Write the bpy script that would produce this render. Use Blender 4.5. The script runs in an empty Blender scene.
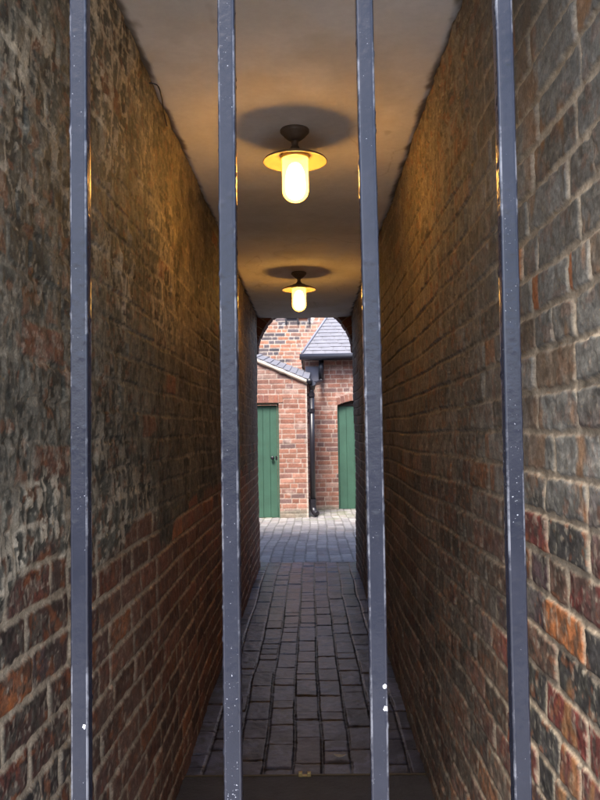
import bpy, bmesh, math, random
import numpy as np
from mathutils import Vector, Matrix, Euler
R = math.radians
S = bpy.context.scene
COL = S.collection

# ------------------------------------------------------------------ helpers
def link(o, parent=None):
    COL.objects.link(o)
    if parent: o.parent = parent
    return o
def tag(o, label=None, cat=None, group=None, kind=None):
    for k, v in (('label', label), ('category', cat), ('group', group), ('kind', kind)):
        if v: o[k] = v
    return o
def thing(name, label, cat, loc=(0, 0, 0), group=None):
    o = bpy.data.objects.new(name, None); link(o); o.location = loc
    o.empty_display_size = .1
    return tag(o, label, cat, group)
def obj(name, bm, mat, parent=None, smooth=False):
    me = bpy.data.meshes.new(name); bm.normal_update(); bm.to_mesh(me); bm.free()
    for m in (mat if isinstance(mat, (list, tuple)) else [mat]): me.materials.append(m)
    if smooth:
        for p in me.polygons: p.use_smooth = True
    o = bpy.data.objects.new(name, me); link(o, parent)
    if parent: o.location = -parent.location       # shapes are written in world coordinates
    return o
def add_box(bm, x0, x1, y0, y1, z0, z1, bevel=0, mi=0):
    r = bmesh.ops.create_cube(bm, size=1)
    vs = r['verts']
    for v in vs:
        v.co = Vector((x0 + (v.co.x + .5) * (x1 - x0), y0 + (v.co.y + .5) * (y1 - y0), z0 + (v.co.z + .5) * (z1 - z0)))
    fs = list({f for v in vs for f in v.link_faces})
    for f in fs: f.material_index = mi
    if bevel:
        es = list({e for v in vs for e in v.link_edges})
        bmesh.ops.bevel(bm, geom=es, offset=bevel, segments=2, affect='EDGES', profile=.6)
def add_lathe(bm, prof, c, n=48, cap=False):
    rings = []
    for r, z in prof:
        if r < 1e-5: rings.append([bm.verts.new((c[0], c[1], c[2] + z))])
        else: rings.append([bm.verts.new((c[0] + r * math.cos(2 * math.pi * i / n), c[1] + r * math.sin(2 * math.pi * i / n), c[2] + z)) for i in range(n)])
    for a, b in zip(rings, rings[1:]):
        for i in range(n):
            j = (i + 1) % n
            p = [a[i % len(a)], a[j % len(a)], b[j % len(b)], b[i % len(b)]]
            q = []
            for v in p:
                if v not in q: q.append(v)
            if len(q) > 2: bm.faces.new(q)
def add_tube(bm, pts, r, n=14):
    pts = [Vector(p) for p in pts]; rings = []
    for i, p in enumerate(pts):
        d = (pts[min(i + 1, len(pts) - 1)] - pts[max(i - 1, 0)]).normalized()
        ref = Vector((0, 1, 0)) if abs(d.y) < .8 else Vector((1, 0, 0))
        a = d.cross(ref).normalized(); b = d.cross(a)
        rr = r[i] if isinstance(r, (list, tuple)) else r
        rings.append([bm.verts.new(p + a * rr * math.cos(2 * math.pi * k / n) + b * rr * math.sin(2 * math.pi * k / n)) for k in range(n)])
    for a, b in zip(rings, rings[1:]):
        for k in range(n): bm.faces.new((a[k], a[(k + 1) % n], b[(k + 1) % n], b[k]))
    bm.faces.new(rings[0][::-1]); bm.faces.new(rings[-1])
def bez(pts, n=8):
    """smooth polyline through the points (Catmull-Rom)"""
    P = [Vector(p) for p in pts]; out = []
    for i in range(len(P) - 1):
        p0 = P[max(i - 1, 0)]; p1 = P[i]; p2 = P[i + 1]; p3 = P[min(i + 2, len(P) - 1)]
        for k in range(n):
            t = k / n
            out.append(.5 * ((2 * p1) + (p2 - p0) * t + (2 * p0 - 5 * p1 + 4 * p2 - p3) * t * t + (3 * p1 - p0 - 3 * p2 + p3) * t ** 3))
    return out + [P[-1]]

# ---- numpy noise
_T = np.random.default_rng(7).random((256, 256))
def vnoise(x, y, seed=0):
    x = x + seed * 37.17; y = y + seed * 91.73
    xi = np.floor(x).astype(np.int64); yi = np.floor(y).astype(np.int64)
    fx = x - xi; fy = y - yi
    fx = fx * fx * fx * (fx * (fx * 6 - 15) + 10); fy = fy * fy * fy * (fy * (fy * 6 - 15) + 10)
    a = _T[xi & 255, yi & 255]; b = _T[(xi + 1) & 255, yi & 255]
    c = _T[xi & 255, (yi + 1) & 255]; d = _T[(xi + 1) & 255, (yi + 1) & 255]
    return (a * (1 - fx) + b * fx) * (1 - fy) + (c * (1 - fx) + d * fx) * fy
def fbm(x, y, seed=0, oct=4, gain=.5):
    s = 0; a = 1; t = 0
    for o in range(oct):
        s = s + a * vnoise(x, y, seed + o * 3); t += a; a *= gain; x = x * 2.03; y = y * 2.03
    return s / t
def sstep(a, b, x):
    t = np.clip((x - a) / (b - a), 0, 1); return t * t * (3 - 2 * t)
def lerp1(a, b, t): return a + (b - a) * t
def lerp(a, b, t): return a + (b - a) * t[..., None]
def C3(*c): return np.array(c, dtype=float)

def bricks(u, z, seed, course=.075, lens=(.225, .225, .11), joint=.011, wob=.006, rag=.004, u0=-30., u1=30.):
    """per point: distance into the brick from its joint, three random numbers per brick, position along it"""
    u = u + wob * (fbm(u * 1.7, z * 1.7, seed + 50, 3) - .5) * 2
    z = z + wob * 1.6 * (fbm(u * 1.1, z * 2.2, seed + 60, 3) - .5) * 2
    row = np.floor(z / course).astype(int); fz = z / course - row
    d = np.minimum(fz, 1 - fz) * course
    r1 = np.zeros_like(u); r2 = np.zeros_like(u); r3 = np.zeros_like(u); pos = np.zeros_like(u)
    for k in np.unique(row):
        g = np.random.default_rng((seed * 1000 + int(k) + 500) & 0x7fffffff)
        n = int((u1 - u0) / min(lens)) + 4
        L = g.choice(lens, n) * g.uniform(.93, 1.07, n)
        B = u0 - g.random() * .3 + np.concatenate([[0], np.cumsum(L)])
        m = row == k; uu = u[m]
        i = np.clip(np.searchsorted(B, uu) - 1, 0, n - 1)
        du = np.minimum(uu - B[i], B[i + 1] - uu)
        q = g.random((n, 3))
        dz = d[m]; h = .0020                                  # smooth minimum rounds the corners
        d[m] = -np.log(np.exp(-np.clip(du, -.05, .2) / h) + np.exp(-dz / h)) * h
        r1[m] = q[i, 0]; r2[m] = q[i, 1]; r3[m] = q[i, 2]; pos[m] = (uu - B[i]) / L[i]
    d = d - joint / 2 + rag * 2 * (fbm(u * 45, z * 45, seed + 70, 3) - .5)
    return d, r1, r2, r3, pos, fz
def mottle(c, U, V, seed, amt=1.0, m=1.0):
    """worn brick faces: greenish grey grime, black spots, orange scrapes and pale lime specks, each a few mm to a few cm"""
    a = fbm(U * 52, V * 44, seed, 4); b = fbm(U * 70, V * 60, seed + 5, 3); e = fbm(U * 30, V * 34, seed + 9, 4); q = fbm(U * 95, V * 60, seed + 14, 3)
    c = lerp(c, C3(.115, .112, .088), sstep(.52, .60, a) * .75 * amt * m)
    c = lerp(c, C3(.020, .018, .016), sstep(.57, .64, b) * .75 * amt * m)
    c = lerp(c, C3(.30, .105, .040), sstep(.62, .68, e) * .65 * amt * m)
    c = lerp(c, C3(.42, .37, .28), sstep(.68, .72, q) * .7 * amt)
    return c * (.72 + .56 * fbm(U * 120, V * 120, seed + 20, 2))[..., None]
def pick(r, cols, w):
    w = np.cumsum(np.array(w, float)); w /= w[-1]
    return np.array(cols, float)[np.clip(np.searchsorted(w, r), 0, len(cols) - 1)]

def sheet(name, us, vs, fmap, fn, mat, parent=None, fold=.05, hole=None, extra=None):
    """a relief sheet: fn(u, v) -> height, colour; fmap(u, v, h) -> x, y, z.  Its rim folds back by `fold`."""
    if fold:
        us = np.concatenate([[us[0]], us, [us[-1]]]); vs = np.concatenate([[vs[0]], vs, [vs[-1]]])
    U, V = np.meshgrid(us, vs)
    h, c = fn(U, V)
    if fold:
        h = h.copy(); h[0, :] = -fold; h[-1, :] = -fold; h[:, 0] = -fold; h[:, -1] = -fold
    P = np.stack(fmap(U, V, h), -1).reshape(-1, 3)
    nu, nv = len(us), len(vs)
    i = np.arange(nv * nu).reshape(nv, nu)
    F = np.stack([i[:-1, :-1], i[:-1, 1:], i[1:, 1:], i[1:, :-1]], -1).reshape(-1, 4)
    if hole is not None:
        uc = .25 * (U[:-1, :-1] + U[:-1, 1:] + U[1:, 1:] + U[1:, :-1]); vc = .25 * (V[:-1, :-1] + V[:-1, 1:] + V[1:, 1:] + V[1:, :-1])
        F = F[~hole(uc, vc).reshape(-1)]
    Cc = c.reshape(-1, 3)
    if extra is not None:
        eP, eF, eC = extra
        F = np.concatenate([F, np.array(eF) + len(P)]); P = np.concatenate([P, np.array(eP, float)]); Cc = np.concatenate([Cc, np.array(eC, float)])
    if parent: P = P - np.array(parent.location)
    me = bpy.data.meshes.new(name)
    me.vertices.add(len(P)); me.vertices.foreach_set('co', P.astype(np.float32).ravel())
    me.loops.add(len(F) * 4); me.loops.foreach_set('vertex_index', F.astype(np.int32).ravel())
    me.polygons.add(len(F)); me.polygons.foreach_set('loop_start', np.arange(0, len(F) * 4, 4, dtype=np.int32))
    me.update(calc_edges=True)
    me.polygons.foreach_set('use_smooth', np.ones(len(F), bool))
    at = me.attributes.new('brick_colour', 'FLOAT_COLOR', 'POINT')
    at.data.foreach_set('color', np.concatenate([np.clip(Cc, 0, 1), np.ones((len(Cc), 1))], 1).astype(np.float32).ravel())
    me.materials.append(mat)
    o = bpy.data.objects.new(name, me); link(o, parent)
    return o

# ------------------------------------------------------------------ materials
def newmat(name):
    m = bpy.data.materials.new(name); m.use_nodes = True
    nt = m.node_tree; b = nt.nodes['Principled BSDF']
    return m, nt, b
def node(nt, t, **k):
    n = nt.nodes.new(t)
    for a, v in k.items():
        if hasattr(n, a): setattr(n, a, v)
        else: n.inputs[a].default_value = v
    return n
def noise_node(nt, scale, detail=5, rough=.6, coord=None):
    n = node(nt, 'ShaderNodeTexNoise'); n.inputs['Scale'].default_value = scale
    n.inputs['Detail'].default_value = detail; n.inputs['Roughness'].default_value = rough
    if coord: nt.links.new(coord, n.inputs['Vector'])
    return n
def attr_mat(name, fine=170, amount=.5, rough=.85, bump=.6, dist=.002, spec=.3):
    """relief masonry: colour from the brick itself, broken up by fine grain, with a grainy bump"""
    m, nt, b = newmat(name)
    tc = node(nt, 'ShaderNodeTexCoord').outputs['Object']
    a = node(nt, 'ShaderNodeAttribute', attribute_name='brick_colour')
    n1 = noise_node(nt, fine, 6, .7, tc); n2 = noise_node(nt, fine * .18, 4, .6, tc)
    mr = node(nt, 'ShaderNodeMapRange'); nt.links.new(n1.outputs['Fac'], mr.inputs['Value'])
    mr.inputs['From Min'].default_value = .25; mr.inputs['From Max'].default_value = .75
    mr.inputs['To Min'].default_value = 1 - amount; mr.inputs['To Max'].default_value = 1 + amount
    mr2 = node(nt, 'ShaderNodeMapRange'); nt.links.new(n2.outputs['Fac'], mr2.inputs['Value'])
    mr2.inputs['From Min'].default_value = .3; mr2.inputs['From Max'].default_value = .7
    mr2.inputs['To Min'].default_value = 1 - amount * .6; mr2.inputs['To Max'].default_value = 1 + amount * .6
    mu = node(nt, 'ShaderNodeMath', operation='MULTIPLY')
    nt.links.new(mr.outputs[0], mu.inputs[0]); nt.links.new(mr2.outputs[0], mu.inputs[1])
    vm = node(nt, 'ShaderNodeVectorMath', operation='SCALE')
    nt.links.new(a.outputs['Color'], vm.inputs[0]); nt.links.new(mu.outputs[0], vm.inputs['Scale'])
    nt.links.new(vm.outputs[0], b.inputs['Base Color'])
    b.inputs['Roughness'].default_value = rough; b.inputs['Specular IOR Level'].default_value = spec
    bp = node(nt, 'ShaderNodeBump'); bp.inputs['Strength'].default_value = bump; bp.inputs['Distance'].default_value = dist
    nt.links.new(n1.outputs['Fac'], bp.inputs['Height']); nt.links.new(bp.outputs[0], b.inputs['Normal'])
    return m
def plain(name, col, rough=.6, metal=0, var=.25, scale=25, bump=.15, dist=.001, coat=0, spec=.5, bscale=None):
    m, nt, b = newmat(name)
    tc = node(nt, 'ShaderNodeTexCoord').outputs['Object']
    n = noise_node(nt, scale, 5, .6, tc)
    mx = node(nt, 'ShaderNodeMix', data_type='RGBA')
    mx.inputs[6].default_value = (*[c * (1 - var) for c in col], 1); mx.inputs[7].default_value = (*[min(1, c * (1 + var)) for c in col], 1)
    nt.links.new(n.outputs['Fac'], mx.inputs[0]); nt.links.new(mx.outputs[2], b.inputs['Base Color'])
    b.inputs['Roughness'].default_value = rough; b.inputs['Metallic'].default_value = metal
    b.inputs['Coat Weight'].default_value = coat; b.inputs['Specular IOR Level'].default_value = spec
    if bump:
        n2 = noise_node(nt, bscale or scale * 4, 4, .6, tc)
        bp = node(nt, 'ShaderNodeBump'); bp.inputs['Strength'].default_value = bump; bp.inputs['Distance'].default_value = dist
        nt.links.new(n2.outputs['Fac'], bp.inputs['Height']); nt.links.new(bp.outputs[0], b.inputs['Normal'])
    return m
def brick_mat(name, c1, c2, mortar):
    m, nt, b = newmat(name)
    tc = node(nt, 'ShaderNodeTexCoord').outputs['Object']
    mp = node(nt, 'ShaderNodeMapping'); mp.inputs['Rotation'].default_value = (R(90), 0, 0)
    nt.links.new(tc, mp.inputs[0])
    t = node(nt, 'ShaderNodeTexBrick'); nt.links.new(mp.outputs[0], t.inputs['Vector'])
    t.inputs['Color1'].default_value = (*c1, 1); t.inputs['Color2'].default_value = (*c2, 1); t.inputs['Mortar'].default_value = (*mortar, 1)
    t.inputs['Scale'].default_value = 1; t.inputs['Mortar Size'].default_value = .006; t.inputs['Brick Width'].default_value = .235; t.inputs['Row Height'].default_value = .075
    n1 = noise_node(nt, 38, 6, .7, tc); n2 = noise_node(nt, 3, 4, .6, tc)
    t.inputs['Mortar Smooth'].default_value = .4
    mu = node(nt, 'ShaderNodeMath', operation='MULTIPLY'); nt.links.new(n1.outputs['Fac'], mu.inputs[0]); nt.links.new(n2.outputs['Fac'], mu.inputs[1])
    mr = node(nt, 'ShaderNodeMapRange'); nt.links.new(mu.outputs[0], mr.inputs['Value']); mr.inputs['From Min'].default_value = .1; mr.inputs['From Max'].default_value = .4; mr.inputs['To Min'].default_value = .45; mr.inputs['To Max'].default_value = 1.3
    vm = node(nt, 'ShaderNodeVectorMath', operation='SCALE'); nt.links.new(t.outputs['Color'], vm.inputs[0]); nt.links.new(mr.outputs[0], vm.inputs['Scale'])
    nt.links.new(vm.outputs[0], b.inputs['Base Color']); b.inputs['Roughness'].default_value = .9
    bp = node(nt, 'ShaderNodeBump'); bp.inputs['Strength'].default_value = .5; bp.inputs['Distance'].default_value = .004; nt.links.new(n1.outputs['Fac'], bp.inputs['Height']); nt.links.new(bp.outputs[0], b.inputs['Normal'])
    return m

M_wall_l = attr_mat('sooty_brick_tar', 190, .55, .66, .6, .002, .35)
M_wall_r = attr_mat('old_painted_brick', 190, .45, .78, .55, .002, .3)
M_yard = attr_mat('yard_brick', 60, .3, .9, .4, .003, .2)
M_pave = attr_mat('blue_brick_paving', 120, .4, .36, .6, .002, .5)
M_yardpave = attr_mat('yard_paving', 60, .25, .75, .4, .002, .3)
M_ceil = attr_mat('ceiling_plaster', 40, .06, .9, .25, .003, .2)
M_mass = brick_mat('house_brick', (.20, .09, .06), (.13, .06, .05), (.3, .26, .22))
def edge_highlight():
    m, nt, b = newmat('edge_highlight_paint')
    tc = node(nt, 'ShaderNodeTexCoord').outputs['Object']
    n1 = noise_node(nt, 55, 6, .75, tc); n2 = noise_node(nt, 9, 3, .5, tc)
    ad = node(nt, 'ShaderNodeMath', operation='ADD'); nt.links.new(n1.outputs['Fac'], ad.inputs[0]); nt.links.new(n2.outputs['Fac'], ad.inputs[1])
    mr = node(nt, 'ShaderNodeMapRange'); mr.inputs['From Min'].default_value = 1.02; mr.inputs['From Max'].default_value = 1.20; nt.links.new(ad.outputs[0], mr.inputs['Value'])
    mx = node(nt, 'ShaderNodeMix', data_type='RGBA'); mx.inputs[6].default_value = (.014, .016, .026, 1); mx.inputs[7].default_value = (.11, .115, .135, 1)  # pale patches painted on the bevels as the bars' bright edge highlights
    nt.links.new(mr.outputs[0], mx.inputs[0]); nt.links.new(mx.outputs[2], b.inputs['Base Color'])
    b.inputs['Roughness'].default_value = .3; b.inputs['Specular IOR Level'].default_value = .5
    return m
def iron_mat():
    m, nt, b = newmat('gloss_black_iron_paint')
    tc = node(nt, 'ShaderNodeTexCoord').outputs['Object']
    n0 = noise_node(nt, 14, 5, .6, tc); sp = noise_node(nt, 420, 2, .5, tc); pa = noise_node(nt, 5, 3, .5, tc); bu = noise_node(nt, 230, 3, .6, tc)
    mx = node(nt, 'ShaderNodeMix', data_type='RGBA'); mx.inputs[6].default_value = (.007, .009, .016, 1); mx.inputs[7].default_value = (.022, .024, .036, 1)
    nt.links.new(n0.outputs['Fac'], mx.inputs[0])
    ad = node(nt, 'ShaderNodeMath', operation='MULTIPLY_ADD'); nt.links.new(pa.outputs['Fac'], ad.inputs[0]); ad.inputs[1].default_value = .35; nt.links.new(sp.outputs['Fac'], ad.inputs[2])
    mr = node(nt, 'ShaderNodeMapRange'); mr.inputs['From Min'].default_value = .905; mr.inputs['From Max'].default_value = .96; nt.links.new(ad.outputs[0], mr.inputs['Value'])
    m2 = node(nt, 'ShaderNodeMix', data_type='RGBA'); nt.links.new(mr.outputs[0], m2.inputs[0]); nt.links.new(mx.outputs[2], m2.inputs[6]); m2.inputs[7].default_value = (.30, .31, .36, 1)  # pale specks mixed into the paint colour stand in for glints
    nt.links.new(m2.outputs[2], b.inputs['Base Color'])
    ro = node(nt, 'ShaderNodeMapRange'); ro.inputs['To Min'].default_value = .08; ro.inputs['To Max'].default_value = .30; nt.links.new(n0.outputs['Fac'], ro.inputs['Value']); nt.links.new(ro.outputs[0], b.inputs['Roughness'])
    b.inputs['Specular IOR Level'].default_value = .26
    bp = node(nt, 'ShaderNodeBump'); bp.inputs['Strength'].default_value = .3; bp.inputs['Distance'].default_value = .001
    nt.links.new(bu.outputs['Fac'], bp.inputs['Height']); nt.links.new(bp.outputs[0], b.inputs['Normal'])
    return m
M_iron = iron_mat(); M_edge = edge_highlight()
M_fleck = plain('bare_paint_chip', (.75, .76, .8), .6, 0, .1, 80, 0)
M_bronze = plain('brown_bronze', (.13, .10, .075), .5, .3, .3, 60, .2)
M_shade = plain('cream_enamel', (.24, .185, .10), .35, 0, .12, 40, .05, coat=.3)
M_green = plain('green_door_paint', (.036, .098, .066), .6, 0, .35, 6, .3)
M_black = plain('black_cast_iron', (.014, .013, .018), .35, 0, .3, 30, .3)
M_slate = plain('grey_slate', (.150, .147, .165), .65, 0, .38, 7, .4, .004)
M_lead = plain('dull_lead', (.16, .165, .21), .55, .1, .2, 8, .2)
M_mortar = plain('lime_mortar', (.50, .42, .34), .95, 0, .2, 40, .6, .004)
M_cement = plain('stained_cement', (.27, .23, .19), .95, 0, .35, 9, .6, .004)
M_stone = plain('dark_worn_stone', (.058, .056, .060), .6, 0, .6, 16, .7, .004)
M_brass = plain('worn_brass', (.42, .30, .12), .45, .6, .3, 80, .2)
M_ground = plain('yard_ground', (.19, .185, .19), .9, 0, .25, 2, .4, .01)
M_rock = plain('street_paving', (.52, .515, .51), .9, 0, .15, 2, .4, .01)

M_asphalt = plain('dark_asphalt', (.045, .045, .047), .9, 0, .3, 3, .5, .008)
WARM = (1.0, .52, .12)
def glass_mat():
    """honey-coloured opal glass: partly clear, glowing through"""
    m, nt, b = newmat('lit_opal_glass')
    b.inputs['Base Color'].default_value = (.75, .55, .22, 1); b.inputs['Roughness'].default_value = .25
    b.inputs['Emission Color'].default_value = (1.0, .66, .16, 1); b.inputs['Emission Strength'].default_value = .7
    tr = node(nt, 'ShaderNodeBsdfTransparent'); tr.inputs[0].default_value = (1.0, .95, .85, 1)
    mx = node(nt, 'ShaderNodeMixShader'); mx.inputs[0].default_value = .42
    nt.links.new(tr.outputs[0], mx.inputs[1]); nt.links.new(b.outputs[0], mx.inputs[2])
    nt.links.new(mx.outputs[0], nt.nodes['Material Output'].inputs['Surface'])
    return m
def bulb_mat():
    m, nt, b = newmat('lit_bulb')
    b.inputs['Emission Color'].default_value = (*WARM, 1); b.inputs['Emission Strength'].default_value = BULB
    return m
BULB = 23.0
M_glass = glass_mat(); M_bulb = bulb_mat()

# ------------------------------------------------------------------ dimensions
XL, XR = -.490, .420          # faces of the passage walls
Y0, Y1 = .70, 7.66            # street end, yard end of the passage
ZC = 2.39                     # ceiling

def cols_along(ya, yb, n0=.0031, n1=.0115):
    y = [ya]
    while y[-1] < yb: y.append(y[-1] + min(n1, max(n0, .0031 * (y[-1] / 1.15) ** 2)))
    y[-1] = yb
    return np.array(y)

# ------------------------------------------------------------------ passage walls
BR = [C3(.185, .062, .042), C3(.095, .052, .040), C3(.075, .052, .050), C3(.23, .085, .045), C3(.40, .135, .040), C3(.055, .050, .047)]
def left_fn(U, V):
    d, r1, r2, r3, pos, fz = bricks(U, V, 3, joint=.0115, rag=.006)
    n_lo = fbm(U * 2.2, V * 2.2, 11, 4); n_md = fbm(U * 9, V * 9, 12, 4); n_hi = fbm(U * 38, V * 38, 13, 4)
    drip = fbm(U * 46, V * 13, 14, 4); drip2 = fbm(U * 22, V * 7, 19, 4)
    m = sstep(-.002, .0035, d)                                    # 1 on brick, 0 in the joint
    br = pick(r1, BR, [3.2, 5, 5, 1.6, .7, 2]) * (.8 + .4 * r2)[..., None]
    br = lerp(br, C3(.07, .066, .058), sstep(.42, .62, n_md) * .55)      # grime on the face
    br = lerp(br, C3(.30, .09, .04), sstep(.60, .70, n_hi) * .45 * (r3 > .35))
    mo = C3(.46, .385, .275) * (.65 + .7 * n_hi)[..., None]
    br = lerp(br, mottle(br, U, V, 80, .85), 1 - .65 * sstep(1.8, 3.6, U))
    lo = lerp(mo, br, m)
    # tar coat above about one metre, with a ragged lower edge
    edge = .985 + .26 * (n_lo - .5) + .09 * (n_md - .5) + .05 * (r2 - .5) * m
    tar = sstep(edge - .012, edge + .02, V)
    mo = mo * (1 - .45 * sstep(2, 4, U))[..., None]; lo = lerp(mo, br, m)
    tc = lerp(np.broadcast_to(C3(.050, .049, .040), U.shape + (3,)), C3(.120, .116, .092), sstep(.38, .64, n_md))
    tc = lerp(tc, C3(.165, .158, .128), sstep(.55, .72, n_hi) * .6)
    tc = lerp(tc, C3(.20, .085, .05), ((r1 > .955) & (r3 > .3)) * m * sstep(.35, .5, n_md) * .8)
    near = 1 - sstep(1.5, 3.5, U)
    tc = lerp(tc, mottle(tc, U, V, 110, .55), .2 + .8 * near)
    sp = sstep(.625, .66, fbm(U * 58, V * 44, 16, 3)); sp2 = sstep(.63, .665, fbm(U * 26, V * 15, 17, 4))
    fl = sstep(.600, .650, drip) * (.50 + .5 * (1 - m)) * (.1 + .9 * near) + sstep(.46, .58, drip2) * (1 - m) * .9 * (.35 + .65 * near)
    fl = np.clip(np.maximum(fl, np.maximum(sp, sp2) * (.15 + .8 * near)) * (sstep(.34, .50, n_lo) * .75 + .25), 0, 1)
    tc = lerp(tc, C3(.50, .44, .33), fl)
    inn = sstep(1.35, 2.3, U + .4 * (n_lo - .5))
    lo = lerp(lo, lerp(C3(.40, .31, .215) * (.7 + .6 * n_hi)[..., None], C3(.26, .125, .075) * (.65 + .7 * r2)[..., None], m), inn * .5)  # browner bricks further in, their colour also raised to offset weak light
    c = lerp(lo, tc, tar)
    deep_lift = sstep(2.2, 3.6, U)                                     # colour painted lighter and warmer further in, making up for weak light
    c = lerp(c, c * C3(1.50, 1.27, 1.05), deep_lift * .9)
    h = m * (.0045 + .005 * (r3 - .5)) + .005 * (n_md - .5) + .0035 * (n_hi - .5) * (.5 + m)
    h = lerp1(h, .004 + .3 * h + .012 * (n_md - .5) + fl * .002 + .005 * (n_hi - .5), tar * (.6 + .4 * sstep(.35, .6, n_lo)))
    h = h + .030 * (fbm(U * .8, V * .8, 15, 2) - .5)
    h = h + sstep(2.27, 2.385, V) * .022 * (fbm(U * 11, V * 6, 18, 4) - .35)
    return h, c
def right_fn(U, V):
    d, r1, r2, r3, pos, fz = bricks(U, V, 8, joint=.0105, rag=.005, wob=.009)
    n_lo = fbm(U * 2.0, V * 2.0, 21, 4); n_md = fbm(U * 9, V * 9, 22, 4); n_hi = fbm(U * 38, V * 38, 23, 4)
    m = sstep(-.002, .0035, d)
    red = pick(r1, [C3(.19, .050, .040), C3(.085, .052, .055), C3(.06, .055, .052), C3(.27, .085, .04), C3(.12, .07, .05)], [4, 3, 3, .7, 3]) * (.75 + .5 * r2)[..., None]
    gry = pick(r1, [C3(.185, .176, .155), C3(.225, .215, .19), C3(.145, .132, .112), C3(.20, .145, .10)], [5, 4, 3, 1.2]) * (.85 + .3 * r2)[..., None]
    up = sstep(-.10, .10, V - 1.13 - .35 * (n_lo - .5) - .25 * (r3 - .5))
    br = lerp(red, gry, up)
    br = lerp(br, C3(.065, .06, .053), sstep(.52, .70, n_md) * .45)
    br = lerp(br, C3(.24, .225, .195), sstep(.60, .72, n_hi) * .3 * up)
    chip = (r2 > .87) * sstep(.76, .80, pos + .05 * (n_hi - .5)) * sstep(.30, .42, n_md)
    br = lerp(br, C3(.36, .115, .035), chip * .85)
    br = lerp(br, C3(.42, .15, .05), ((r1 > .965)) * .85)
    br = mottle(br, U, V, 140, .62 * (1 - .6 * up))
    rust = sstep(.60, .70, fbm(U * 9, V * 4, 26, 4)) * (1 - sstep(1.35, 1.7, U))
    br = lerp(br, C3(.30, .145, .055), rust * .7)
    mo = C3(.40, .325, .235) * (.65 + .7 * n_hi)[..., None]
    # further in the wall is black with old soot above head height and brown below
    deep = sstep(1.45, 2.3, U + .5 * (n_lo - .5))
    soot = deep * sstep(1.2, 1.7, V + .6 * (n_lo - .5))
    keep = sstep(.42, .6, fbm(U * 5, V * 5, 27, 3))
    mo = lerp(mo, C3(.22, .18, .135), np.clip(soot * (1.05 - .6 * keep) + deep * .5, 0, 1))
    br = lerp(br, C3(.27, .205, .150) * (.5 + 1.0 * r2)[..., None], deep * .5)  # browner deep bricks, colour lifted where too little light reaches
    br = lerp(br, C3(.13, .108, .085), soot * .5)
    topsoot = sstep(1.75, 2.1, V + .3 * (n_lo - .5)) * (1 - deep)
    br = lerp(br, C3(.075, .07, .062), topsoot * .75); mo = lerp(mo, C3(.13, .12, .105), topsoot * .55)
    c = lerp(mo, br, m)
    c = lerp(c, mottle(c, U, V, 170, .6), deep * (1 - .6 * sstep(2.2, 4, U)))
    fl = sstep(.61, .66, fbm(U * 30, V * 10, 28, 4)) * soot
    c = lerp(c, C3(.26, .23, .18), fl * .7)
    h = m * (.0045 + .005 * (r3 - .5)) + .005 * (n_md - .5) + .0035 * (n_hi - .5) * (.5 + m)
    h = h + .030 * (fbm(U * .8, V * .8, 25, 2) - .5)
    h = h + sstep(2.27, 2.385, V) * .022 * (fbm(U * 11, V * 6, 29, 4) - .35)
    return h, c
yy = cols_along(Y0, Y1); zz = np.arange(-.02, ZC + .021, .0030)
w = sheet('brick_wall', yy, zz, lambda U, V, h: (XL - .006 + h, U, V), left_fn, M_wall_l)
tag(w, 'old brick wall coated in black flaking tar above bare red bricks, left of the passage', 'wall')
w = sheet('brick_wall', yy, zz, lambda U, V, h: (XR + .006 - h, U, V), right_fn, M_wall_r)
tag(w, 'old brick wall of grey bricks with tan mortar and orange chips, right of the passage', 'wall')

# ------------------------------------------------------------------ ceiling and floors
def ceil_fn(U, V):
    n = fbm(U * 1.3, V * 1.3, 31, 3); e = fbm(U * 9, V * 9, 32, 4)
    c = lerp(np.broadcast_to(C3(.76, .755, .74), U.shape + (3,)), C3(.68, .66, .62), sstep(.4, .65, n))
    cr = np.abs(fbm(U * 2.1 + 5, V * 1.1, 36, 4) - .5); c = lerp(c, C3(.30, .26, .20), (1 - sstep(.0, .006, cr)) * sstep(.5, .6, fbm(U * 1.1, V * .9, 37, 2)) * .3)
    c = lerp(c, C3(.56, .53, .47), sstep(.54, .70, fbm(U * 3, V * 2.2, 38, 5)) * .4)
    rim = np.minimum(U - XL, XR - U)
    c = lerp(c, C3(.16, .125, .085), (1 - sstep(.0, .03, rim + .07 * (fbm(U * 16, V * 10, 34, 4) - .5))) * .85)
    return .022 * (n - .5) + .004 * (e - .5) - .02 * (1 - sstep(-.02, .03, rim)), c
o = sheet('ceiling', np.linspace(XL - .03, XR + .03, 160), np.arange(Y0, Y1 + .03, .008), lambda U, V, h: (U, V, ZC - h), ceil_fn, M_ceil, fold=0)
tag(o, kind='structure')
def floor_fn(U, V):
    d, r1, r2, r3, pos, fz = bricks(V, U + 3, 41, course=.112, lens=(.232, .222, .245, .112), joint=.006, wob=.010, rag=.004)
    n_md = fbm(U * 8, V * 8, 42, 4); n_hi = fbm(U * 40, V * 40, 43, 3)
    m = sstep(-.003, .005, d)
    br = pick(r1, [C3(.086, .094, .142), C3(.056, .060, .086), C3(.124, .130, .180), C3(.092, .082, .100)], [4, 4, 3, 2]) * (.32 + .85 * r2)[..., None]
    br = lerp(br, C3(.150, .160, .225), sstep(.5, .7, n_md) * .5)
    br = lerp(br, C3(.03, .027, .025), sstep(.52, .66, fbm(U * 14, V * 14, 45, 4)) * .6)
    c = lerp(C3(.012, .010, .009) * (.6 + .8 * n_hi)[..., None], br, m)
    h = m * (.006 + .006 * (r3 - .5)) + .005 * (n_md - .5) + .002 * (n_hi - .5) + .012 * (fbm(U * 1.5, V * 1.5, 44, 2) - .5)
    return h, c
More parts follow.
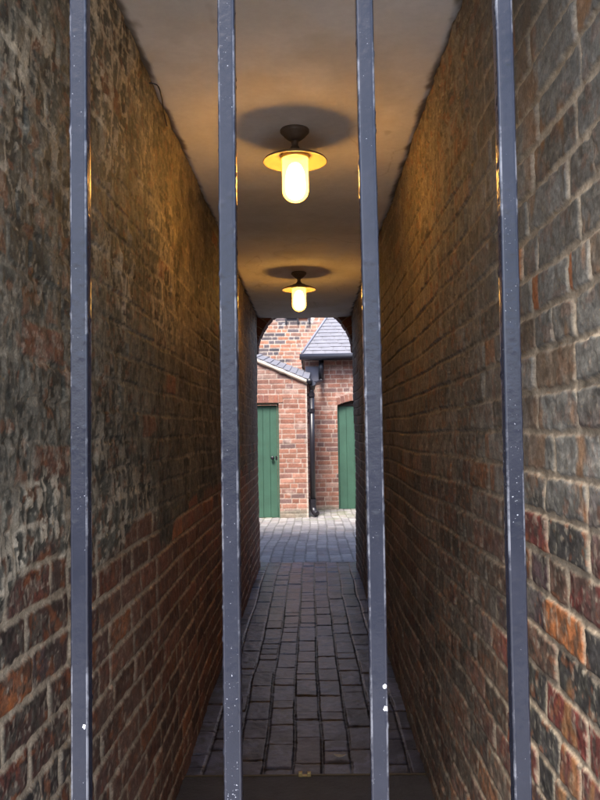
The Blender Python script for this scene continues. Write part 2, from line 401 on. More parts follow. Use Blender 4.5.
o = sheet('path', np.arange(XL - .03, XR + .031, .0042), np.arange(Y0, 7.93, .0065), lambda U, V, h: (U, V, h + .004), floor_fn, M_pave, fold=.04)
tag(o, kind='structure')
def yard_fn(U, V):
    d, r1, r2, r3, pos, fz = bricks(V + .10 * (fbm(U * .7, V * .7, 55, 2) - .5), U + 3 + .10 * (fbm(U * .5, V * .5, 56, 2) - .5), 46, course=.114, lens=(.232, .228, .235), joint=.008, wob=.014, rag=.004)
    n_md = fbm(U * 6, V * 6, 47, 4); n_hi = fbm(U * 30, V * 30, 48, 3); n_lo = fbm(U * 1.2, V * 1.2, 49, 3)
    m = sstep(-.004, .008, d)
    br = pick(r1, [C3(0.264, 0.247, 0.244), C3(0.224, 0.208, 0.208), C3(0.304, 0.284, 0.271), C3(0.264, 0.231, 0.218)], [4, 4, 3, 1.6]) * (.85 + .3 * r2)[..., None]
    br = lerp(br, C3(.31, .30, .295), sstep(.45, .7, n_md) * .5)
    c = lerp(C3(.115, .108, .098) * (.7 + .6 * n_hi)[..., None], br, m)
    moss = sstep(11.6, 12.2, V + .8 * (n_lo - .5)) * sstep(.45, .65, n_md)
    c = lerp(c, C3(.13, .14, .07), moss * .55)
    return m * (.006 + .005 * (r3 - .5)) + .004 * (n_md - .5) + .012 * (n_lo - .5), c
o = sheet('courtyard', np.arange(-2.6, 2.7, .012), np.arange(7.93, 13.6, .012), lambda U, V, h: (U, V, h + .002), yard_fn, M_yardpave, fold=.04)
tag(o, kind='structure')
bm = bmesh.new(); add_box(bm, -400, 400, -3.451, 400, -.6, -.031); add_box(bm, -400, 400, -400, -9.002, -.6, -.14); add_box(bm, -400, 400, -9.0, -3.453, -.6, -.33); tag(obj('ground', bm, M_ground), kind='structure')
bm = bmesh.new(); add_box(bm, -60, 60, -3.45, .70, -.029, -.010); tag(obj('pavement', bm, M_rock), kind='structure')  # unseen pavement made pale and wide to bounce light onto the ceiling
bm = bmesh.new(); add_box(bm, -60, 60, -3.59, -3.453, -.14, -.008, .012); tag(obj('kerb', bm, M_cement), kind='structure')
bm = bmesh.new(); add_box(bm, -60, 60, -9.0, -3.593, -.32, -.125); tag(obj('road', bm, M_asphalt), kind='structure')

# threshold slab with its small bolt keeper on the path
t = thing('threshold_slab', 'dark worn stone slab with thin metal strip lying across the passage floor', 'threshold', (-.035, 2.85, 0))
bm = bmesh.new(); add_box(bm, XL + .004, XR - .004, 2.42, 3.00, -.02, .020, .008); obj('slab', bm, M_stone, t)
bm = bmesh.new(); add_box(bm, XL + .01, XR - .01, 3.004, 3.010, -.02, .022, .001); obj('strip', bm, plain('rusty_steel', (.11, .075, .04), .5, .5, .3, 50, .2), t)
bm = bmesh.new()
for sx in (-1, 1): add_box(bm, -.036 + sx * .016 - .007, -.036 + sx * .016 + .007, 2.985, 3.002, .0205, .036, .002)
add_box(bm, -.055, -.017, 2.99, 3.000, .0195, .026, .001)
obj('bolt_keeper', bm, M_brass, t)

# a small dry leaf
bm = bmesh.new(); cx, cy = .100, 3.17; n = 14
rim = [bm.verts.new((cx + .024 * math.cos(6.283 * k / n), cy + .011 * math.sin(6.283 * k / n) * (1 - .3 * math.cos(6.283 * k / n)), .027 + .004 * math.cos(12.566 * k / n))) for k in range(n)]
rim2 = [bm.verts.new(v.co - Vector((0, 0, .0012))) for v in rim]
bm.faces.new(rim); bm.faces.new(rim2[::-1])
for k in range(n): bm.faces.new((rim[k], rim2[k], rim2[(k + 1) % n], rim[(k + 1) % n]))
tag(obj('leaf', bm, plain('dry_leaf', (.34, .28, .20), .8, 0, .3, 90, .2)), 'small pale dry leaf lying on the dark bricks just beyond the threshold slab', 'leaf')

# ------------------------------------------------------------------ iron gate
GY = .85
gate = thing('iron_gate', 'black painted iron gate of upright square bars across the passage mouth', 'gate', (-.035, GY, 0))
def bar_mesh(x0, z0, z1, seed):
    bm = bmesh.new(); g = np.random.default_rng(seed)
    hw = .0092; bv = .0022
    sec = []
    for sx, sy in ((-1, -1), (1, -1), (1, 1), (-1, 1)):
        a = [(sx * hw, sy * (hw - bv)), (sx * (hw - bv * .3), sy * (hw - bv * .3)), (sx * (hw - bv), sy * hw)]
        if sx * sy > 0: sec += a
        else: sec += a[::-1]
    # thirds of each side so that the painted face can be uneven
    pts = []
    n = len(sec)
    for i in range(n):
        p, q = sec[i], sec[(i + 1) % n]; pts.append(p)
        if math.dist(p, q) > .008:
            for k in range(1, 5): pts.append((p[0] + (q[0] - p[0]) * k / 5, p[1] + (q[1] - p[1]) * k / 5))
    P = np.array(pts); short = [int(math.dist(pts[j], pts[(j + 1) % len(pts)]) < .0019) for j in range(len(pts))]; zs = np.arange(z0, z1 + .002, .0022)
    ang = np.arctan2(P[:, 1], P[:, 0])
    Z, A = np.meshgrid(zs, ang, indexing='ij')
    b = fbm(A * 6 + 40, Z * 150, seed, 3) - .5
    lump = np.maximum(0, fbm(A * 3.1 + 10, Z * 120, seed + 9, 2) - .70) * 4
    k = .00030 * b + .0010 * lump
    wx = .0016 * (fbm(zs * 1.7, zs * 0 + 3, seed + 20, 2) - .5) * 2
    L = np.linalg.norm(P, axis=1)
    X = P[None, :, 0] * (1 + k / L[None]) + x0 + wx[:, None]; Y = P[None, :, 1] * (1 + k / L[None]) + GY
    vs = [[bm.verts.new((X[i, j], Y[i, j], zs[i])) for j in range(len(P))] for i in range(len(zs))]
    for i in range(len(zs) - 1):
        for j in range(len(P)):
            q = (j + 1) % len(P)
            f = bm.faces.new((vs[i][j], vs[i][q], vs[i + 1][q], vs[i + 1][j])); f.smooth = True; f.material_index = short[j]
    # small bare chips on the front face
    return bm
BARS = [-.401, -.243, -.084, .067, .215, .366]
CHIPS = {1: [(.979, .0045, .0026)], 3: [(.994, .0075, .0028), (1.017, .007, .0024)]}
for i, x in enumerate(BARS):
    bm = bar_mesh(x, .055, 2.30, 100 + i)
    b = obj('bar', bm, [M_iron, M_edge], gate)
    g = random.Random(i)
    for z, dx, r0 in CHIPS.get(i, []):
        ch = bmesh.new(); n = 9; c = ch.verts.new((x + dx, GY - .0106, z))
        ring = [ch.verts.new((x + dx + r0 * g.uniform(.6, 1.1) * math.cos(6.283 * k / n), GY - .0090, z + r0 * 1.3 * g.uniform(.6, 1.2) * math.sin(6.283 * k / n))) for k in range(n)]
        for k in range(n): ch.faces.new((c, ring[k], ring[(k + 1) % n]))
        obj('paint_chip', ch, M_fleck, b).location = (0, 0, 0)
for z in (.07, 2.28):
    bm = bmesh.new(); add_box(bm, XL + .012, XR - .012, GY - .005, GY + .005, z - .022, z + .022, .002)
    obj('rail', bm, M_iron, gate)
for x in (XL + .022, XR - .022):
    bm = bmesh.new(); add_box(bm, x - .011, x + .011, GY - .012, GY + .012, .03, 2.34, .002); obj('stile', bm, M_iron, gate)

# ------------------------------------------------------------------ ceiling lanterns
def make_lantern(cx, cy, label):
    zc = ZC + .004
    t = thing('ceiling_lantern', label, 'lantern', (cx, cy, zc), 'lanterns under the passage ceiling')
    bm = bmesh.new()
    add_lathe(bm, [(0, .0), (.050, 0), (.053, -.004), (.053, -.012), (.049, -.017), (.046, -.019), (.040, -.027), (.028, -.037), (.019, -.043), (.0, -.043)], (cx, cy, zc), 40)
    obj('ceiling_rose', bm, M_bronze, t, True)
    bm = bmesh.new()
    add_lathe(bm, [(0, -.0435), (.015, -.0435), (.0125, -.05), (.0115, -.062), (.016, -.067), (.018, -.074), (.028, -.080), (.046, -.086), (.048, -.0905), (0, -.0905)], (cx, cy, zc), 32)
    obj('stem', bm, M_bronze, t, True)
    bm = bmesh.new()                                            # shallow enamelled coolie shade
    add_lathe(bm, [(.03, -.091), (.050, -.0925), (.075, -.098), (.100, -.107), (.113, -.114), (.1175, -.120), (.1172, -.1225), (.1145, -.1225), (.110, -.117), (.098, -.1105), (.074, -.1015), (.050, -.0965), (.03, -.096)], (cx, cy, zc), 64)
    obj('lamp_shade', bm, M_shade, t, True)
    bm = bmesh.new()
    add_lathe(bm, [(.0505, -.0975), (.0525, -.100), (.0525, -.110), (.0500, -.112), (.0480, -.112), (.0480, -.0975)], (cx, cy, zc), 48)
    obj('collar', bm, M_shade, t, True)
    prof = [(.0470, -.0985), (.0475, -.12), (.0480, -.20), (.0480, -.228)]
    for k in range(1, 13):
        a = k / 12 * math.pi / 2; prof.append((.0480 * math.cos(a) if k < 12 else 0, -.228 - .044 * math.sin(a)))
    bm = bmesh.new(); add_lathe(bm, prof, (cx, cy, zc), 48); obj('glass_jar', bm, M_glass, t, True)
    bm = bmesh.new(); add_lathe(bm, [(0, -.128), (.014, -.129), (.022, -.136), (.031, -.155), (.0355, -.18), (.0365, -.215), (.034, -.238), (.025, -.253), (.012, -.2595), (0, -.2605)], (cx, cy, zc), 32)
    obj('bulb', bm, M_bulb, t, True)
make_lantern(-.038, 2.89, 'large lit lantern with cream shade hanging nearest on the passage ceiling')
make_lantern(-.058, 5.51, 'smaller lit lantern further along the passage ceiling just above the arch')

# bent wire at the top of the left wall
bm = bmesh.new()
add_tube(bm, bez([(XL - .01, 2.44, 2.376), (XL + .030, 2.45, 2.372), (XL + .036, 2.50, 2.350), (XL + .030, 2.56, 2.335), (XL + .034, 2.60, 2.300)]), .0022, 6)
tag(obj('bent_wire', bm, M_black, None, True), 'thin black bent wire sticking out of the top of the tarred wall', 'wire')

# ------------------------------------------------------------------ the house the passage runs through
house = thing('terraced_house', 'dark brick house above and beside the passage with the archway through it', 'house', (0, 4, 0))
bm = bmesh.new(); add_box(bm, -6, XL - .045, Y0 + .004, 7.90, -.1, 4.6); obj('wall', bm, M_mass, house)
bm = bmesh.new(); add_box(bm, XR + .045, 6, Y0 + .004, 7.90, -.1, 4.6); obj('wall', bm, M_mass, house)
bm = bmesh.new(); add_box(bm, XL - .044, XR + .044, Y0 + .002, Y1 - .002, ZC + .035, 4.6); obj('wall', bm, M_mass, house)
bm = bmesh.new()
v = [bm.verts.new(p) for p in ((-6.2, .45, 4.5), (6.2, .45, 4.5), (6.2, 4.3, 6.2), (-6.2, 4.3, 6.2), (-6.2, 8.15, 4.5), (6.2, 8.15, 4.5))]
for f in ((0, 1, 2, 3), (3, 2, 5, 4), (0, 3, 4), (1, 5, 2), (0, 4, 5, 1)): bm.faces.new([v[i] for i in f])
obj('roof', bm, M_slate, house)
# arch: spandrel panel with a round opening, ringed by voussoirs
ACX, AR, ASP = (XL + XR) / 2 + .002, .455, 2.065
arch = thing('brick_archway', 'round brick arch closing the far end of the passage', 'arch', (ACX, 7.78, 2.06))
bm = bmesh.new(); RO = AR + .105; N = 36; zt = 4.6
fr = []; bk = []
top_f = []; top_b = []
for k in range(N + 1):
    a = math.pi - math.pi * k / N
    x, z = ACX + RO * math.cos(a), ASP + RO * math.sin(a)
    x = max(XL - .044, min(XR + .044, x))
    fr.append(bm.verts.new((x, Y1, z))); bk.append(bm.verts.new((x, 7.90, z)))
    top_f.append(bm.verts.new((x, Y1, 3.2))); top_b.append(bm.verts.new((x, 7.90, 3.2)))
for k in range(N):
    if (fr[k].co - fr[k + 1].co).length < 1e-6: continue
    try:
        bm.faces.new((fr[k], fr[k + 1], top_f[k + 1], top_f[k])); bm.faces.new((bk[k + 1], bk[k], top_b[k], top_b[k + 1]))
        bm.faces.new((fr[k + 1], fr[k], bk[k], bk[k + 1])); bm.faces.new((top_f[k], top_f[k + 1], top_b[k + 1], top_b[k]))
    except ValueError: pass
add_box(bm, XL - .044, XR + .044, Y1, 7.90, 3.201, 4.6)
obj('spandrel', bm, M_mass, arch)
bm = bmesh.new(); g = random.Random(5); NV = 19
cl = bm.verts.layers.float_color.new('brick_colour')
def vbrick(a0, a1, r0, r1, ya, yb, c):
    vs = []
    for y in (ya, yb):
        for a, r in ((a0, r0), (a1, r0), (a1, r1), (a0, r1)): vs.append(bm.verts.new((ACX + r * math.cos(a), y, ASP + r * math.sin(a))))
    for q in vs: q[cl] = (*c, 1)
    for f in ((3, 2, 1, 0), (4, 5, 6, 7), (0, 1, 5, 4), (1, 2, 6, 5), (2, 3, 7, 6), (3, 0, 4, 7)): bm.faces.new([vs[i] for i in f])
for k in range(NV):
    a0 = math.pi * k / NV + .010; a1 = math.pi * (k + 1) / NV - .010
    c = g.choice([(.13, .06, .045), (.10, .055, .045), (.17, .07, .045)])
    vbrick(a0, a1, AR + g.uniform(-.003, .003), AR + .108, Y1 - .004, 7.904, c)
for k in range(48): vbrick(math.pi * k / 48, math.pi * (k + 1) / 48, AR + .006, AR + .104, Y1 + .004, 7.896, (.22, .18, .14))
# the mortar core follows the curve
bm2 = bm
obj('arch_ring', bm, M_yard, arch)

# ------------------------------------------------------------------ yard buildings
PINK = [C3(0.288, 0.136, 0.096), C3(0.256, 0.116, 0.084), C3(0.328, 0.168, 0.124), C3(0.208, 0.108, 0.088), C3(0.168, 0.104, 0.096), C3(0.336, 0.216, 0.176)]
def yard_wall_fn(seed, w, plinth=.10, light_edge=None, dull=0):
    def fn(U, V):
        d, r1, r2, r3, pos, fz = bricks(U, V, seed, joint=.010, wob=.006, rag=.003)
        n_md = fbm(U * 5, V * 5, seed + 2, 4); n_hi = fbm(U * 25, V * 25, seed + 3, 3); n_lo = fbm(U * 1.4, V * 1.4, seed + 4, 3)
        m = sstep(-.005, .006, d)
        br = pick(r1, PINK, w) * (.85 + .3 * r2)[..., None]
        br = lerp(br, C3(.44, .33, .28), sstep(.60, .74, n_md) * .55)
        br = lerp(br, C3(.17, .10, .085), sstep(.46, .66, n_lo) * .45 + dull)
        mo = C3(.40, .325, .275) * (.8 + .4 * n_hi)[..., None]
        c = lerp(mo, br, m)
        low = 1 - sstep(plinth - .02, plinth + .03, V + .06 * (n_md - .5))
        c = lerp(c, C3(.22, .20, .16) * (.7 + .6 * n_hi)[..., None], low * .85)
        if light_edge is not None: c = lerp(c, C3(.52, .44, .38), sstep(light_edge - .035, light_edge - .012, U) * .8)
        return m * (.006 + .004 * (r3 - .5)) + .004 * (n_md - .5) + low * .006, c
    return fn
def reveal(x0, x1, z1, y0, y1, col, ztop=None):
    """the two jambs and the head of a door opening, as quads for a sheet"""
    P = []; F = []; Cc = []
    def quad(a, b, c, d):
        n = len(P); P.extend([a, b, c, d]); F.append([n, n + 1, n + 2, n + 3]); Cc.extend([col] * 4)
    z2 = z1
    quad((x0, y0, -.02), (x0, y1, -.02), (x0, y1, z2), (x0, y0, z2)); quad((x1, y1, -.02), (x1, y0, -.02), (x1, y0, z2), (x1, y1, z2))
    if ztop is None: quad((x0, y0, z2), (x0, y1, z2), (x1, y1, z2), (x1, y0, z2))
    else:
        N = 12
        for k in range(N):
            xa = x0 + (x1 - x0) * k / N; xb = x0 + (x1 - x0) * (k + 1) / N
            quad((xa, y0, ztop(xa)), (xa, y1, ztop(xa)), (xb, y1, ztop(xb)), (xb, y0, ztop(xb)))
    return P, F, Cc
def plank_door(parent, x0, x1, y, z1, n, handle=None, ztop=None):
    d = bmesh.new(); wd = (x1 - x0) / n
    for k in range(n):
        xa = x0 + k * wd + .0022; xb = x0 + (k + 1) * wd - .0022
        add_box(d, xa, xb, y, y + .028, .012, (z1 if ztop is None else min(ztop(xa), ztop(xb))) - .004, .003)
    add_box(d, x0 + .001, x1 - .001, y + .012, y + .027, .012, z1 - .004)
    door = obj('door', d, M_green, parent)
    if handle:
        hx, hz = handle
        k = bmesh.new(); add_lathe(k, [(0, .0), (.026, 0), (.026, .006), (.012, .010), (.010, .028), (.022, .036), (.027, .048), (.020, .058), (0, .061)], (0, 0, 0), 20)
        bmesh.ops.rotate(k, verts=k.verts, cent=(0, 0, 0), matrix=Matrix.Rotation(R(90), 3, 'X'))
        bmesh.ops.translate(k, verts=k.verts, vec=(hx, y, hz))
        h = obj('door_knob', k, M_black, door, True); h.location = (0, 0, 0)
        k = bmesh.new(); add_box(k, hx + .044, hx + .070, y - .006, y + .002, hz - .028, hz + .028, .004)
        h = obj('keyhole_plate', k, M_black, door); h.location = (0, 0, 0)
    return door

def slates(bm, O, eu, ev, en, vmax, lo, hi, w=.20, gauge=.105, seed=1):
    """rows of slates on a plane; lo(v), hi(v) bound each row"""
    g = random.Random(seed); O, eu, ev, en = map(Vector, (O, eu, ev, en)); r = 0; v = -.02
    while v < vmax:
        v1 = min(v + gauge + .05, vmax + .03); u = lo(v) - w * (.5 if r % 2 else 1) - .01
        while u < hi(v):
            ua, ub = u + .003, u + w * g.uniform(.97, 1.0) - .003
            a0, a1 = max(ua, lo(v)), min(ub, hi(v)); b0, b1 = max(ua, lo(v1)), min(ub, hi(v1))
            if a1 > a0 + .004 or b1 > b0 + .004:
                a1 = max(a1, a0 + .002); b1 = max(b1, b0 + .002); j = g.uniform(-.006, .006)
                P = []
                for off in (0, -.007):
                    for uu, vv, n in ((a0, v + j, .017), (a1, v + j, .017), (b1, v1, .004), (b0, v1, .004)):
                        P.append(bm.verts.new(O + eu * uu + ev * vv + en * (n + off + g.uniform(-.001, .001))))
                for f in ((0, 1, 2, 3), (7, 6, 5, 4), (0, 4, 5, 1), (1, 5, 6, 2), (2, 6, 7, 3), (3, 7, 4, 0)): bm.faces.new([P[i] for i in f])
            u += w
        v += gauge; r += 1

# ---- lean-to on the left
LX0, LX1, LY, LB = -1.95, -.030, 12.10, 13.28
zver = lambda x: 2.083 - .437 * (x + .011)
lean = thing('brick_outhouse', 'low brick outhouse with sloping roof edge and flat-topped green door, left of the drainpipe', 'outhouse', (-.9, 12.7, 0))
DX0, DX1, DZ = -1.19, -.462, 1.745
us = np.arange(LX0, LX1 + .001, .0096); us[-1] = LX1
o = sheet('wall', us, np.arange(-.02, 2.95, .0096), lambda U, V, h: (U, LY - h + U * 0, np.minimum(V, zver(U) - .02)), yard_wall_fn(61, [5, 4, 4, 2.4, 1.0, 1.2], .11, LX1), M_yard, lean, fold=.06,
          hole=lambda u, v: ((u > DX0) & (u < DX1) & (v < DZ)) | (v > zver(u) + .02), extra=reveal(DX0, DX1, DZ, LY - .002, LY + .11, C3(.26, .12, .08)))
# flat head of upright bricks over the door
bm = bmesh.new(); cl = bm.verts.layers.float_color.new('brick_colour'); g = random.Random(2); x = DX0 - .10
while x < DX1 + .04:
    n0 = len(bm.verts); add_box(bm, x + .004, x + .070, LY - .010, LY + .05, DZ + .003, DZ + .112, .004); bm.verts.ensure_lookup_table()
    c = g.choice([(.27, .115, .08), (.21, .095, .075), (.30, .145, .10)])
    for q in bm.verts[n0:]: q[cl] = (*c, 1)
    x += .075
obj('lintel', bm, M_yard, lean)
# return wall towards the drainpipe
sheet('side_wall', np.arange(LY + .01, LB + .005, .0098), np.arange(-.02, 2.10, .0098), lambda U, V, h: (LX1 - .004 + h * .6, U, V), yard_wall_fn(63, [5, 4, 3, 3, 2, 1], .11), M_yard, lean, fold=.04)
plank_door(lean, DX0 + .045, DX1 - .028, LY + .065, DZ - .03, 6, (-.566, .912))
bm = bmesh.new()
for a in ((DX0 + .003, DX0 + .042, LY + .055, LY + .10, -.01, DZ - .003), (DX1 - .026, DX1 - .003, LY + .055, LY + .10, -.01, DZ - .003), (DX0 + .043, DX1 - .027, LY + .055, LY + .10, DZ - .028, DZ - .003)): add_box(bm, *a, .003)
obj('door_frame', bm, M_green, lean)
# roof: slates falling to the right, a lime fillet along the front edge
bm = bmesh.new()
F0 = Vector((LX1 + .03, LY - .03, zver(LX1 + .03))); F1 = Vector((LX0, LY - .03, zver(LX0)))
B0 = Vector((LX1 + .06, LB, 2.265)); B1 = Vector((LX0, LB, zver(LX0) + .11))
nr, nc = 20, 7
for i in range(nr):
    for k in range(nc):
        s0, s1 = i / nr, (i + 1.25) / nr; t0, t1 = k / nc, (k + 1) / nc
        if i % 2: t0 = max(0, t0 - .5 / nc); t1 = t1 - .5 / nc if k < nc - 1 else 1
        s1 = min(s1, 1)
        P = []
        for off in (0, -.008):
            for s, tt, n in ((s0, t0 + .004, .022), (s0, t1 - .004, .022), (s1, t1 - .004, .006), (s1, t0 + .004, .006)):
                a = F0.lerp(F1, s); b = B0.lerp(B1, s); P.append(bm.verts.new(a.lerp(b, tt) + Vector((0, 0, n + off))))
        for f in ((0, 1, 2, 3), (7, 6, 5, 4), (0, 4, 5, 1), (1, 5, 6, 2), (2, 6, 7, 3), (3, 7, 4, 0)): bm.faces.new([P[i] for i in f])
# boarding below the slates closes the roof
lo_ = [bm.verts.new(p + Vector((0, 0, dz))) for dz in (.0, -.05) for p in (F0, B0, B1, F1)]
for f in ((0, 1, 2, 3), (7, 6, 5, 4), (0, 4, 5, 1), (1, 5, 6, 2), (2, 6, 7, 3), (3, 7, 4, 0)): bm.faces.new([lo_[i] for i in f])
obj('roof', bm, M_slate, lean)
bm = bmesh.new()
pts = [Vector((x, LY - .022, zver(x) - .035)) for x in np.linspace(LX0, LX1 + .02, 30)]
g = random.Random(8); add_tube(bm, pts, [.030 + g.uniform(-.005, .006) for _ in pts], 10)
obj('mortar_fillet', bm, M_mortar, lean, True)
bm = bmesh.new(); add_tube(bm, [(LX1 + .04, LY - .06, 2.062), (LX1 + .055, LB - .05, 2.075)], .045, 16); obj('gutter', bm, M_black, lean, True)

# ---- hipped building on the right
RX0, RX1, RY = -.062, 3.2, 13.30
hipb = thing('hipped_outbuilding', 'taller brick outbuilding with hipped slate roof and arched green door, right of the drainpipe', 'outbuilding', (1.5, 14, 0))
EX0, EX1, EZ = .464, 1.26, 1.735
ztop = lambda x: EZ + .085 * (1 - ((x - (EX0 + EX1) / 2) / ((EX1 - EX0) / 2)) ** 2)
us = np.arange(RX0, RX1, .0115)
sheet('wall', us, np.arange(-.02, 2.56, .0105), lambda U, V, h: (U, RY - h, V), yard_wall_fn(66, [4, 4, 2.5, 4, 3, .8], .06, None, .10), M_yard, hipb, fold=.05,
      hole=lambda u, v: (u > EX0) & (u < EX1) & (v < EZ + .085 * (1 - ((u - (EX0 + EX1) / 2) / ((EX1 - EX0) / 2)) ** 2)), extra=reveal(EX0, EX1, EZ, RY - .002, RY + .12, C3(.24, .12, .085), ztop))
bm = bmesh.new(); cl = bm.verts.layers.float_color.new('brick_colour'); g = random.Random(4); n = 12
for k in range(n):
    xm = EX0 + (EX1 - EX0) * (k + .5) / n; n0 = len(bm.verts)
    add_box(bm, xm - .031, xm + .031, RY - .009, RY + .06, 0, .115, .004); bm.verts.ensure_lookup_table()
    vs = bm.verts[n0:]
    bmesh.ops.rotate(bm, verts=vs, cent=(xm, RY, 0), matrix=Matrix.Rotation((xm - (EX0 + EX1) / 2) * .42, 3, 'Y'))
    bmesh.ops.translate(bm, verts=vs, vec=(0, 0, ztop(xm) + .001))
    c = g.choice([(.22, .105, .08), (.18, .09, .075), (.26, .125, .09)])
    for q in vs: q[cl] = (*c, 1)
obj('door_arch', bm, M_yard, hipb)
plank_door(hipb, EX0 + .030, EX1 - .030, RY + .070, EZ - .012, 6, (EX1 - .12, .92))
bm = bmesh.new()
add_box(bm, EX0 + .003, EX1 - .003, RY + .055, RY + .105, EZ - .010, EZ + .10, .003); obj('door_head', bm, plain('dark_head_fill', (.03, .022, .018), .8, 0, .3, 20, .4), hipb)  # dark panel filling the arch above the door
bm = bmesh.new(); add_box(bm, EX0 + .003, EX0 + .027, RY + .060, RY + .11, -.01, EZ - .003, .003); add_box(bm, EX1 - .027, EX1 - .003, RY + .060, RY + .11, -.01, EZ - .003, .003)
obj('door_frame', bm, M_green, hipb)
for xa in (RX0, RX1 - .2):
    bm = bmesh.new(); add_box(bm, xa, xa + .2, RY + .056, 15.9, -.02, 2.56); obj('side_wall', bm, M_mass, hipb)
# roof planes
ex0, ey, ez = -.105, 13.13, 2.575
rise = .86; run = Vector((0, 1, rise)).normalized(); nor = Vector((0, -rise, 1)).normalized()
Ls = math.hypot(1, rise)
bm = bmesh.new()
slates(bm, (0, ey, ez), (1, 0, 0), run, nor, 2.3 * Ls, lambda v: ex0 + v / Ls * .53, lambda v: 3.3 - v / Ls * .53, seed=3)
side = Vector((1, 0, rise / .53 * 1.0)).normalized(); sn = Vector((-side.z, 0, side.x))
slates(bm, (ex0, ey, ez), (0, 1, 0), side, sn, 1.219 * math.hypot(1, rise / .53), lambda v: v * side.x / .53, lambda v: 3.8, seed=4)
V = [bm.verts.new(p) for p in ((ex0, ey, ez - .002), (3.3, ey, ez - .002), (3.3 - 1.219, ey + 2.3, ez + 2.3 * rise - .002), (ex0 + 1.219, ey + 2.3, ez + 2.3 * rise - .002), (ex0, ey + 4.2, ez - .002), (3.3, ey + 4.2, ez - .002))]
for f in ((0, 1, 2, 3), (0, 3, 4), (1, 5, 2), (3, 2, 5, 4), (0, 4, 5, 1)): bm.faces.new([V[i] for i in f])
obj('roof', bm, M_slate, hipb)
bm = bmesh.new()
add_tube(bm, [(ex0, ey, ez + .02), (ex0 + 1.219, ey + 2.3, ez + 2.3 * rise + .02)], .020, 10); obj('hip_roll', bm, M_lead, hipb, True)
bm = bmesh.new(); add_tube(bm, [(ex0 - .04, ey - .045, ez - .045), (3.3, ey - .045, ez - .045)], .050, 16); add_box(bm, ex0, 3.3, ey + .005, ey + .03, ez - .10, ez - .004)
obj('gutter', bm, M_black, hipb, True)
bm = bmesh.new(); add_box(bm, -.055, .185, RY - .022, RY - .012, 2.14, 2.385, .003); obj('lead_flashing', bm, M_lead, hipb)

# ---- drainpipe between them
dp = thing('drainpipe', 'black cast iron drainpipe with swan neck running down the corner between the two outbuildings', 'drainpipe', (.035, 12.18, 0))
px, py = .037, 12.17
bm = bmesh.new(); add_tube(bm, [(px + .004, py, 1.86), (px, py, .20)], .040, 20); obj('pipe', bm, M_black, dp, True)
bm = bmesh.new(); add_tube(bm, bez([(px + .004, py, 1.83), (px + .006, py, 1.93), (px + .035, py + .10, 2.01), (.115, 12.75, 2.07), (.19, 13.16, 2.12), (.207, 13.22, 2.20)]), .036, 16); obj('swan_neck', bm, M_black, dp, True)
bm = bmesh.new(); add_tube(bm, [(.207, 13.22, 2.17), (.211, 13.22, 2.50)], .043, 16); obj('pipe', bm, M_black, dp, True)
bm = bmesh.new(); add_tube(bm, bez([(px, py, .225), (px + .002, py, .15), (px + .018, py - .03, .095), (px + .055, py - .08, .06)]), .047, 16); obj('shoe', bm, M_black, dp, True)
for z in (1.86, 1.62, .25):
    bm = bmesh.new(); add_tube(bm, [(px, py, z + .03), (px, py, z - .03)], .050, 18); add_box(bm, px - .068, px + .05, py + .02, py + .040, z - .02, z + .02, .003); obj('collar', bm, M_black, dp)
bm = bmesh.new(); add_tube(bm, [(px + .012, 12.10, 2.03), (px + .012, py, 1.955)], [.055, .045], 14); obj('hopper', bm, M_black, dp)

# ---- tall wall behind
def back_fn(U, V):
    d, r1, r2, r3, pos, fz = bricks(U, V, 71, lens=(.222, .113), joint=.011, wob=.006, rag=.004)
    n_md = fbm(U * 4, V * 4, 72, 4); n_lo = fbm(U * .9, V * .9, 73, 3)
    m = sstep(-.005, .007, d)
    br = pick(r1, [C3(0.336, 0.152, 0.096), C3(0.288, 0.128, 0.084), C3(0.104, 0.084, 0.088), C3(0.072, 0.064, 0.072), C3(0.240, 0.136, 0.104)], [3, 3, 3.2, 2.2, 2]) * (.85 + .3 * r2)[..., None]
    rep = sstep(.0, .25, U - .55 * (V - 3.3) + .15 + .5 * (n_lo - .5)) * (1 - sstep(.9, 1.3, U))
    br = lerp(br, C3(.36, .19, .14) * (.85 + .3 * r2)[..., None], rep * .8)
    c = lerp(np.broadcast_to(C3(.44, .37, .31), U.shape + (3,)), br, m)
    c = lerp(c, C3(.78, .76, .74), sstep(.56, .66, n_md) * sstep(3.42, 3.6, V + .2 * (n_lo - .5)) * .8)
    return m * .007 + .006 * (n_md - .5), c
bw = thing('back_building', 'tall pink brick building patterned with dark bricks behind the outhouse roofs', 'building', (0, 16.5, 0))
sheet('wall', np.arange(-3.4, 3.4, .0145), np.arange(-.02, 5.2, .0135), lambda U, V, h: (U, 16.9 - h - .9, V), back_fn, M_yard, bw, fold=.3)
bm = bmesh.new()
v = [bm.verts.new(p) for p in ((-3.6, 15.8, 5.15), (3.6, 15.8, 5.15), (3.6, 18, 6.6), (-3.6, 18, 6.6), (-3.6, 18, 5.15), (3.6, 18, 5.15))]
for f in ((0, 1, 2, 3), (3, 2, 5, 4), (0, 3, 4), (1, 5, 2), (0, 4, 5, 1)): bm.faces.new([v[i] for i in f])
obj('roof', bm, M_slate, bw)
bm = bmesh.new()
add_box(bm, -.46, .06, 15.955, 15.985, 3.585, 3.615, .004)
for x in (-.44, -.2, .03): add_box(bm, x - .013, x + .013, 15.955, 15.985, 3.47, 3.58, .004)
obj('iron_bracket', bm, M_black, bw)
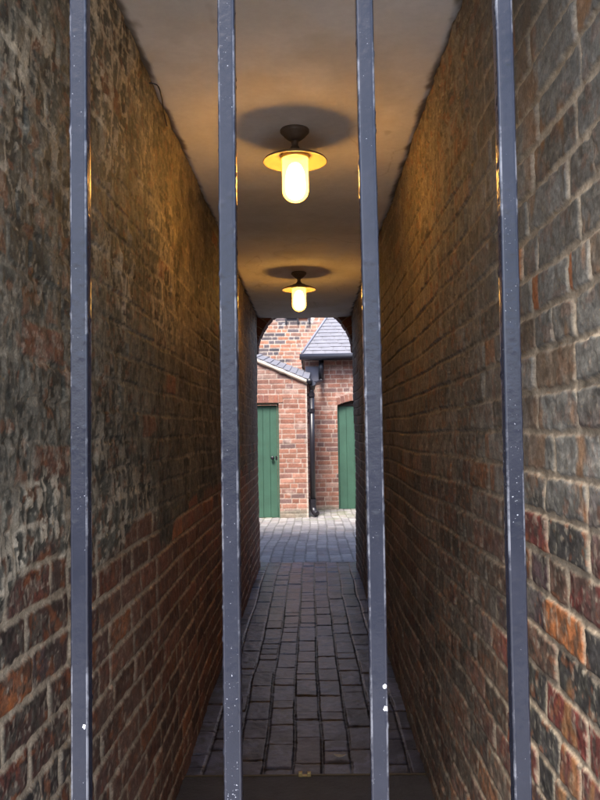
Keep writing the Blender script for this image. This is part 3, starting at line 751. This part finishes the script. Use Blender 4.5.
# side walls of the yard, outside the view through the arch
for x, s, lab in ((-2.0, -1, 'high brick yard wall joining the left outhouse'), (3.3, 1, 'high brick yard wall beyond the hipped outbuilding')):
    bm = bmesh.new(); add_box(bm, min(x, x + s * .2), max(x, x + s * .2), 7.905, 15.9, -.05, 2.7); add_box(bm, min(x, x + s * .2) - .02, max(x, x + s * .2) + .02, 7.905, 15.9, 2.701, 2.76, .01)
    tag(obj('yard_wall', bm, M_mass), lab, 'wall')

# ------------------------------------------------------------------ light
SUN_EL, SUN_AZ = 57, 197
w = bpy.data.worlds.new('World'); S.world = w; w.use_nodes = True
nt = w.node_tree; bg = nt.nodes['Background']
sky = nt.nodes.new('ShaderNodeTexSky'); sky.sky_type = 'NISHITA'; sky.sun_disc = False
sky.sun_elevation = R(SUN_EL); sky.sun_rotation = R(SUN_AZ); sky.dust_density = 2.5; sky.air_density = 1.0; sky.ozone_density = 1.5
nt.links.new(sky.outputs[0], bg.inputs[0]); bg.inputs[1].default_value = .15
ld = bpy.data.lights.new('sun', 'SUN'); ld.energy = 2.0; ld.angle = R(20); ld.color = (1, .95, .88)
sun = bpy.data.objects.new('sun', ld); link(sun)
az = R(SUN_AZ); el = R(SUN_EL)
tosun = Vector((math.sin(az) * math.cos(el), math.cos(az) * math.cos(el), math.sin(el)))
sun.rotation_euler = tosun.to_track_quat('Z', 'Y').to_euler(); sun.location = tosun * 30

# ------------------------------------------------------------------ camera
cd = bpy.data.cameras.new('camera'); cam = bpy.data.objects.new('camera', cd); link(cam)
cd.sensor_fit = 'VERTICAL'; cd.sensor_height = 24; cd.lens = 24; cd.clip_start = .02; cd.clip_end = 1500
cam.matrix_world = Matrix.Translation((0, 0, 1.28)) @ Matrix.Rotation(R(.646), 4, 'Z') @ Matrix.Rotation(R(90 + 2.3715), 4, 'X') @ Matrix.Rotation(R(-.82), 4, 'Z')
S.camera = cam
S.render.engine = 'CYCLES'
S.cycles.use_denoising = True
S.cycles.max_bounces = 8; S.cycles.diffuse_bounces = 5
S.view_settings.view_transform = 'Standard'; S.view_settings.look = 'None'
S.view_settings.exposure = 2.0; S.view_settings.gamma = 1; S.view_settings.use_curve_mapping = False
S.render.resolution_x = 768; S.render.resolution_y = 1024
